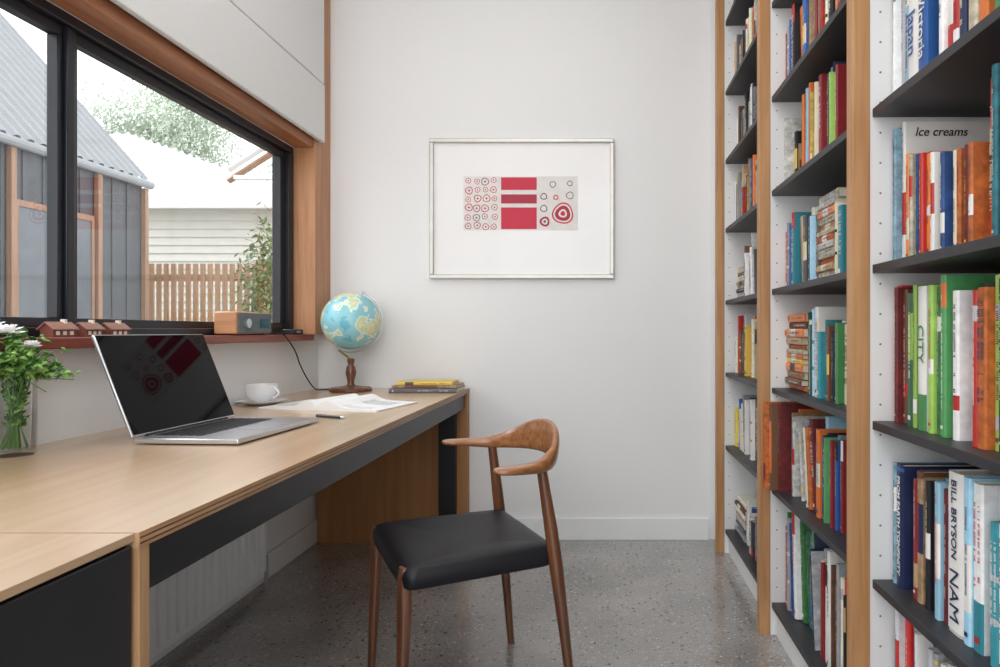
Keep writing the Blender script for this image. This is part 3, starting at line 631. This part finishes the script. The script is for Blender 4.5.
MB().box(-14.45,-4.55,11.52,11.62,3.08,3.22).build('gutter',M['trimw'],hs,mx=mx)
aw=thing('timber_gable','timber and white gable frame of a neighbouring roof','roof frame',(-5.2,10.4,GZ))
mx=Matrix.Translation((5.2,-10.4,-GZ))
for (p,q,mm) in (((-5.6,10.4,3.45),(-4.5,10.4,4.15),'trimw'),((-5.6,10.4,3.28),(-4.5,10.4,3.98),'extim')):
    MB().tube([p,q],.05,4).build('rafter',M[mm],aw,mx=mx)
MB().box(-4.75,-4.67,10.35,10.45,GZ,4.0).build('support_post',M['extim'],aw,mx=mx)
MB().box(-5.5,-4.4,10.35,10.45,3.3,3.36).build('beam',M['trimw'],aw,mx=mx)
fe=thing('timber_fence','spaced vertical timber batten fence outside the window','fence',(-4.3,8,GZ))
mx=Matrix.Translation((4.3,-8,-GZ)); b=MB(); x=-5.4
while x<-2.6: b.box(x,x+.055,8,8.02,GZ+.02,1.80); x+=.085
b.build('battens',M['fence'],fe,mx=mx,smooth=False)
for z in (1.6,.3): MB().box(-5.4,-2.6,8.02,8.06,z,z+.08).build('rail',M['fence'],fe,mx=mx)
for x in (-5.38,-4.0,-2.68): MB().box(x,x+.09,8.02,8.1,GZ,1.85).build('fence_post',M['fence'],fe,mx=mx)
def foliage(name,label,cat,cen,rad,n,seed,size,ms,ncl=16,sp=.24):
    rnd=random.Random(seed); o=thing(name,label,cat,(cen[0],cen[1],GZ)); b=MB(); cl=[]
    for i in range(ncl):
        v=Vector((rnd.gauss(0,1),rnd.gauss(0,1),rnd.gauss(0,1))).normalized()*rnd.random()**.5
        cl.append(Vector((v.x*rad[0],v.y*rad[1],cen[2]-GZ+v.z*rad[2])))
    for i in range(n):
        c=rnd.choice(cl); v=Vector((rnd.gauss(0,1),rnd.gauss(0,1),rnd.gauss(0,1)))*sp; p=c+Vector((v.x*rad[0],v.y*rad[1],v.z*rad[2]))
        if p.z<.05: continue
        a=Vector((rnd.gauss(0,1),rnd.gauss(0,1),rnd.gauss(0,1))).normalized(); s=a.cross(Vector((.3,.2,1))).normalized()
        b.add([p,p+a*size*.5+s*size*.22,p+a*size,p+a*size*.5-s*size*.22],[(0,1,2,3)])
    b.build('foliage',ms,o,smooth=False)
    t=MB(); t.tube([(0,0,0),(0,0,(cen[2]-GZ)*.7)],[rad[0]*.09,rad[0]*.04],8)
    for c in cl[:7]: t.tube([(0,0,(cen[2]-GZ)*.6),c],[rad[0]*.04,rad[0]*.01],6)
    t.build('trunk',M['bark'],o)
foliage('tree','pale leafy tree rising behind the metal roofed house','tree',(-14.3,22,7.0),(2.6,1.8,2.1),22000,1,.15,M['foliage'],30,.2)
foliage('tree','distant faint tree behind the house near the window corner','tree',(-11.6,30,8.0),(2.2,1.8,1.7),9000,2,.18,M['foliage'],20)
foliage('shrub','green shrub in front of the timber fence','shrub',(-3.62,7.5,1.2),(.28,.3,.85),2200,3,.08,M['shrubg'])
# ---------------------------------------------------------------- light
w=bpy.data.worlds.new('world'); bpy.context.scene.world=w; w.use_nodes=True; nt=w.node_tree; bg=nt.nodes['Background']
tc=nt.nodes.new('ShaderNodeTexCoord'); n=nt.nodes.new('ShaderNodeTexNoise'); n.inputs['Scale'].default_value=3; n.inputs['Detail'].default_value=5
r=nt.nodes.new('ShaderNodeValToRGB'); r.color_ramp.elements[0].position=.35; r.color_ramp.elements[0].color=(.90,.94,.98,1); r.color_ramp.elements[1].position=.6; r.color_ramp.elements[1].color=(.97,.985,1,1)
nt.links.new(tc.outputs['Generated'],n.inputs['Vector']); nt.links.new(n.outputs['Fac'],r.inputs['Fac']); nt.links.new(r.outputs['Color'],bg.inputs['Color']); bg.inputs['Strength'].default_value=2.3
def area(name,loc,rot,sx,sy,p,col=(1,1,1)):
    l=bpy.data.lights.new(name,'AREA'); l.shape='RECTANGLE'; l.size=sx; l.size_y=sy; l.energy=p; l.color=col
    o=bpy.data.objects.new(name,l); C.objects.link(o); o.location=loc; o.rotation_euler=rot; return o
area('ceiling_fill',(-.35,1.4,3.0),(0,0,0),1.2,2.4,22,(1,.99,.975))  # unseen fill added under the ceiling to brighten the interior
area('rear_fill',(-.2,-1.5,1.9),(R(82),0,0),2.0,1.8,25,(1,.99,.975))  # added fill behind the camera, stands for no lamp in the room
s=bpy.data.lights.new('sun','SUN'); s.energy=3.4; s.angle=R(50); s.color=(.96,.985,1); so=bpy.data.objects.new('sun',s); C.objects.link(so)
so.rotation_euler=Vector((.74,-.12,-.60)).to_track_quat('-Z','Y').to_euler()
# ---------------------------------------------------------------- camera
cam=bpy.data.cameras.new('camera'); co=bpy.data.objects.new('camera',cam); C.objects.link(co); co.location=(0,0,H); co.rotation_euler=(R(90),0,0)
cam.sensor_width=36; cam.lens=F*36/1000; cam.shift_x=-(U-500)/1000; cam.shift_y=(V-333.5)/1000; cam.clip_start=.02
sc_=bpy.context.scene; sc_.camera=co
sc_.view_settings.view_transform='Standard'; sc_.view_settings.look='None'
